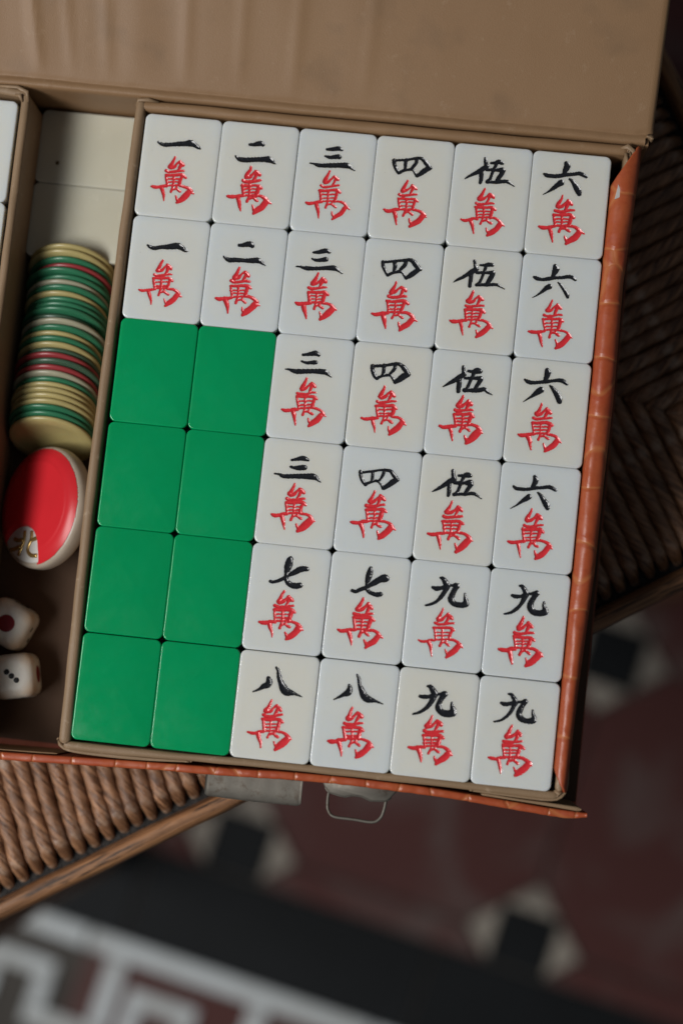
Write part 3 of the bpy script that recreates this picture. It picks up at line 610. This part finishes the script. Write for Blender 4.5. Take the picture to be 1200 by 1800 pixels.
for r in range(6):
    for c in range(6):
        num = ROWS[r][c]; x = (c-2.5)*26.0+random.uniform(-.05, .05); y = (2.5-r)*34.9+random.uniform(-.02, .02)-(.18 if r > 4 else 0); z = random.uniform(-.12, .08)
        if num:
            t = proto(num, r*6+c); protos[num] = t     # every tile is hand cut: its own strokes
            if r < 4: where = '%s row' % OR[r]
            elif num == 'nine': where = '%s row, %s' % (OR[r], 'beside orange rim' if c == 5 else 'left of its twin')
            else: where = '%s row, %s' % (OR[r], 'touching green back' if c == 2 else 'right of its twin')
            tag(t, 'white tile, black %s over red 萬, %s' % (EN[num], where), 'mahjong tile', 'engraved white tiles in the tray')
        else:
            if gproto is None:
                t = gproto = thing('mahjong_tile', 'x', 'mahjong tile'); link('back_layer', me_green_top, t); link('face_layer', me_white_low, t)
            else: t = copy_tree(gproto)
            w = {2: 'touching the white tiles above', 3: 'second pair down', 4: 'third pair down', 5: 'at the bottom rim'}[r]
            tag(t, 'green tile back in the %s column of backs, %s' % ('left' if c == 0 else 'right', w), 'mahjong tile', 'green tile backs in the tray')
        t.location = (x*MM, y*MM, (z+LIFT)*MM); t.rotation_euler = (random.uniform(-.002, .002), random.uniform(-.003, .003), random.uniform(-.002, .002))
# left tray: two columns of white tiles, only the right one reaches into the picture
lt = ['eight', 'six', 'seven', 'nine', 'two', 'three']
for r in range(6):
    for c in range(2):
        if r == 0 and c == 1:
            t = copy_tree(protos['six'])
        elif c == 1: t = copy_tree(protos[lt[r]])
        else:
            t = copy_tree(gproto)
        x = -134.35-26.0*(1-c); y = (2.5-r)*34.9-.2
        t.location = (x*MM, y*MM, (LIFT-.1+random.uniform(-.15, .1))*MM); t.rotation_euler = (0, 0, random.uniform(-.003, .003))
        tag(t, ('white tile in the left tray, %s from the lid, cut by the picture edge' if c == 1 else 'green tile back in the left tray, %s from the lid, outer column') % ['first', 'second', 'third', 'fourth', 'fifth', 'sixth'][r], 'mahjong tile', 'tiles in the left tray')
# blank white tiles lying sideways in the middle compartment
for k, (y, lab) in enumerate(((96.05, 'blank white tile lying sideways against the back of the middle compartment'), (70.05, 'blank white tile lying sideways just behind the row of chips'))):
    t = thing('mahjong_tile', lab, 'mahjong tile', (-100.25, y, -21.0), (0, 0, math.pi/2), 'blank tiles in the middle compartment')
    link('face_layer', me_white_blank, t); link('back_layer', me_green_low, t)
    if k == 0: link('stain', mesh('stain', *prism(rrect(1.5, 1.3, .6, 4), -.02, .03, .01), simple('brown_stain', (.13, .09, .04), .6, .2, .3, 900)), t, (-5.6, 10.2, 0))

# ------------------------------------------------------------------ chips
def chip_mesh(mat, seed):
    prof = [(0, .62), (10.6, .62), (11.2, .85), (14.0, .85), (14.7, .62), (15.0, .2), (15.0, -.2), (14.7, -.62), (14.0, -.85), (11.2, -.85), (10.6, -.62), (0, -.62)]
    n = 72; V = []; F = []
    for r, z in prof:
        for k in range(n):
            a = 2*math.pi*k/n; rr = r*(1+.004*nz(math.cos(a)*3, math.sin(a)*3, seed)); V.append((rr*math.cos(a), rr*math.sin(a), z+.03*nz(math.cos(a)*2, math.sin(a)*2, seed+4)))
    for i in range(len(prof)-1):
        for k in range(n): F.append([i*n+k, (i+1)*n+k, (i+1)*n+(k+1) % n, i*n+(k+1) % n])
    return mesh('game_chip', V, F, mat)
chips = 'yellow yellow green red green green cream green yellow green green green dark_green cream green yellow green yellow dark_green red dark_green red cream green yellow yellow yellow yellow green green yellow'.split()
cm = {k: chip_mesh(m, i*3.0) for i, (k, m) in enumerate(M_CHIP.items())}
ordn = ['first', 'second', 'third', 'fourth', 'fifth', 'sixth', 'seventh', 'eighth', 'ninth', 'tenth', 'eleventh', 'twelfth', 'thirteenth', 'fourteenth', 'fifteenth', 'sixteenth', 'seventeenth', 'eighteenth', 'nineteenth', 'twentieth',
        'twenty-first', 'twenty-second', 'twenty-third', 'twenty-fourth', 'twenty-fifth', 'twenty-sixth', 'twenty-seventh', 'twenty-eighth', 'twenty-ninth', 'thirtieth', 'thirty-first']
th = math.radians(25)
for i, k in enumerate(chips):
    crest = 60.6-i*(59.6/30)
    cxp = -101.6-.9*i/30+random.uniform(-.75, .75)+(-1.4 if i in (15, 16, 17, 23) else 0)
    cxp = min(-98.2, max(-102.3, cxp))
    a = th+random.uniform(-.004, .004); rise = 15*math.cos(a)+.85*math.sin(a)
    cy = crest-15*math.sin(a); cz = -41.0+rise+.02
    o = link('game_chip', cm[k], None, (cxp, cy, cz+LIFT), (math.pi/2-a, 0, 0))
    sc_ = random.choice((1, .985, .97, .955)); o.scale = (sc_, sc_, 1)
    o.location.z -= 15*math.cos(a)*(1-sc_)*MM; o.location.y -= 15*math.sin(a)*(1-sc_)*MM; o.location.x += random.uniform(-1, 1)*15*(1-sc_)*MM
    o.rotation_euler = (Matrix.Rotation(random.uniform(-.006, .006), 3, 'Z') @ Matrix.Rotation(math.pi/2-a, 3, 'X') @ Matrix.Rotation(random.uniform(0, 6.28), 3, 'Z')).to_euler()
    lab = '%s plastic chip standing on edge, %s from the back of the chip row' % (k.replace('_', ' '), ordn[i])
    if i == 30: lab = 'yellow plastic chip at the near end of the chip row, its round face showing'
    tag(o, lab, 'chip', 'plastic chips standing in a row')

# ------------------------------------------------------------------ round wind marker
dth = math.radians(-40); DC = (-102.9, -29.0, -21.5)
wm = thing('wind_marker', 'round marker with a red cap over a white disc, a gold 北 showing in its window', 'game marker', DC)
wm.rotation_euler = (Matrix.Rotation(math.radians(-2), 3, 'Z') @ Matrix.Rotation(dth, 3, 'Y')).to_euler()
def lathe(prof, n=96):
    V = [(r*math.cos(2*math.pi*k/n), r*math.sin(2*math.pi*k/n), z) for r, z in prof for k in range(n)]
    F = [[i*n+k, (i+1)*n+k, (i+1)*n+(k+1) % n, i*n+(k+1) % n] for i in range(len(prof)-1) for k in range(n)]
    return np.array(V), F
part('body', lathe([(.01, -.9), (19.2, -.9), (20.2, -1.1), (20.9, -1.7), (21.2, -2.8), (21.2, -5.6), (20.6, -6.9), (19.4, -7.5), (.01, -7.5)]), M_BODYW, wm)
part('inset', lathe([(.01, -.6), (19.0, -.6), (19.4, -.8), (19.4, -.95)]), M_INSETW, wm)
rs = .3; ax = np.arange(-20.7, 20.71, rs); X, Y = np.meshgrid(ax, ax, indexing='ij'); Rr = np.hypot(X, Y)
win = np.maximum(np.hypot(X+4.8, Y+16.5)-9.4, X-5.0)
prof_h = np.where(Rr < 15.5, 2.0, 2.0-.25*np.clip((Rr-15.5)/.7, 0, 1)-1.9*np.clip((Rr-15.5)/4.9, 0, 1)**2.0)
hh = prof_h*np.clip(win/.9, 0, 1)**.6
for _ in range(2): hh = (hh*2+np.roll(hh, 1, 0)+np.roll(hh, -1, 0)+np.roll(hh, 1, 1)+np.roll(hh, -1, 1))/6
zz = hh-.95; okm = (Rr < 20.35) & (win > -.35)
I = np.arange(X.size).reshape(X.shape); ok4 = okm[:-1, :-1] & okm[1:, :-1] & okm[1:, 1:] & okm[:-1, 1:]
Q = np.stack([I[:-1, :-1], I[1:, :-1], I[1:, 1:], I[:-1, 1:]], -1)[ok4]; u, inv = np.unique(Q, return_inverse=True)
part('cap', (np.stack([X, Y, zz], -1).reshape(-1, 3)[u], inv.reshape(-1, 4)), M_CAPRED, wm)
BEI = [[(1.0+x*1.12, -13+(y+13)*1.2) for x, y in q] for q in [[(-5.3, -9.4), (-5.0, -12.2), (-6.6, -16.6)], [(-9.8, -12.0), (-8.0, -12.3), (-5.6, -12.0)], [(-11.0, -15.3), (-9.0, -14.9), (-6.2, -13.9)], [(-1.9, -9.3), (-1.6, -11.6), (-2.4, -13.8), (-2.2, -15.2), (-.4, -16.2), (2.5, -16.1)], [(-1.8, -12.0), (.2, -11.4), (2.6, -10.6)]]]
for s in BEI: part('stroke', tube([(x, y, -.55) for x, y in (tuple(p) for p in catmull(s, 5))], .75, 10, .6), M_GOLD, wm)

# ------------------------------------------------------------------ dice
def mat_die():
    s = NT('aged_bone'); sp = s.n('ShaderNodeSeparateXYZ', {0: s.co('Object', (1000/7.6, 1000/7.6, 1000/7.6))})
    ab = [s.math('POWER', s.math('ABSOLUTE', sp.outputs[i]), 2.0) for i in range(3)]
    sm2 = s.math('ADD', s.math('ADD', ab[0], ab[1]), ab[2])
    col = s.mix(s.ramp(s.math('SUBTRACT', sm2, 1.0), [(.35, 0), (1.0, 1)]), (.80, .77, .70), (.54, .38, .24))
    col = s.mix(s.ramp(s.noise(s.co('Object'), 250, 3), [(.5, 0), (.8, .3)]), col, (.40, .27, .16))
    s.set(base=col, rough=.3, spec=.5, sss=.25, ssss=.002, sssr=(1, .75, .5), normal=s.bump(s.noise(s.co('Object'), 500, 2), .1, .0003)); return s.m
M_DIE = mat_die()
M_PIPR = simple('red_pip', (.21, .010, .016), .35); M_PIPB = simple('black_pip', (.008, .008, .009), .5, .3)
def die_vf(S=7.6, R=3.7, n=16):
    V = []; F = []
    for ax_ in range(3):
        for sg in (-1, 1):
            b = len(V)
            for i in range(n+1):
                for j in range(n+1):
                    p = np.zeros(3); p[ax_] = sg; p[(ax_+1) % 3] = math.sin(math.pi/2*(2*i/n-1)); p[(ax_+2) % 3] = math.sin(math.pi/2*(2*j/n-1))
                    p *= S; c = np.clip(p, -(S-R), S-R); d = p-c; l = np.linalg.norm(d); V.append(c+d/l*R if l > 1e-9 else p)
            for i in range(n):
                for j in range(n):
                    q = [b+i*(n+1)+j, b+(i+1)*(n+1)+j, b+(i+1)*(n+1)+j+1, b+i*(n+1)+j+1]; F.append(q if sg > 0 else q[::-1])
    return np.array(V), F
PIP = {1: [(0, 0)], 2: [(-2, -2), (2, 2)], 3: [(-2.6, 2.6), (0, 0), (2.6, -2.6)], 4: [(-2.3, -2.3), (-2.3, 2.3), (2.3, -2.3), (2.3, 2.3)], 5: [(-2.4, -2.4), (-2.4, 2.4), (2.4, -2.4), (2.4, 2.4), (0, 0)], 6: [(-2, -2.8), (-2, 0), (-2, 2.8), (2, -2.8), (2, 0), (2, 2.8)]}
def die(label, loc, rz, faces):
    t = thing('die', label, 'die', loc, (0, 0, rz), 'dice in the middle compartment'); me = mesh('cube_body', *die_vf(), M_DIE); link('body', me, t)
    for (ax_, sg), num in faces.items():
        for (a, b) in PIP[num]:
            r = 2.9 if num == 1 else .95
            q = Vector((0, 0, 0)); q[ax_] = sg*7.6; q[(ax_+1) % 3] = a*(.6 if num == 3 else 1); q[(ax_+2) % 3] = b*(.6 if num == 3 else 1)
            nrm = Vector((0, 0, 0)); nrm[ax_] = sg
            V, F = lathe([(.01, .12), (r*.6, .09), (r, .0), (r*1.03, -.05)], 28); V = V.copy(); V[:, 2] += .06
            o = link('pip', mesh('pip', V, F, M_PIPR if num in (1, 4) else M_PIPB), t, q); o.rotation_euler = nrm.to_track_quat('Z', 'Y').to_euler()
die('ivory die showing one large red pip, nearer the round marker', (-109.3, -69.6, -33.38), math.radians(-24), {(2, 1): 1, (2, -1): 6, (0, 1): 2, (0, -1): 5, (1, 1): 3, (1, -1): 4})
die('ivory die showing three black pips, lower of the two', (-105.2, -87.2, -33.38), math.radians(12), {(2, 1): 3, (2, -1): 4, (0, 1): 1, (0, -1): 6, (1, 1): 5, (1, -1): 2})
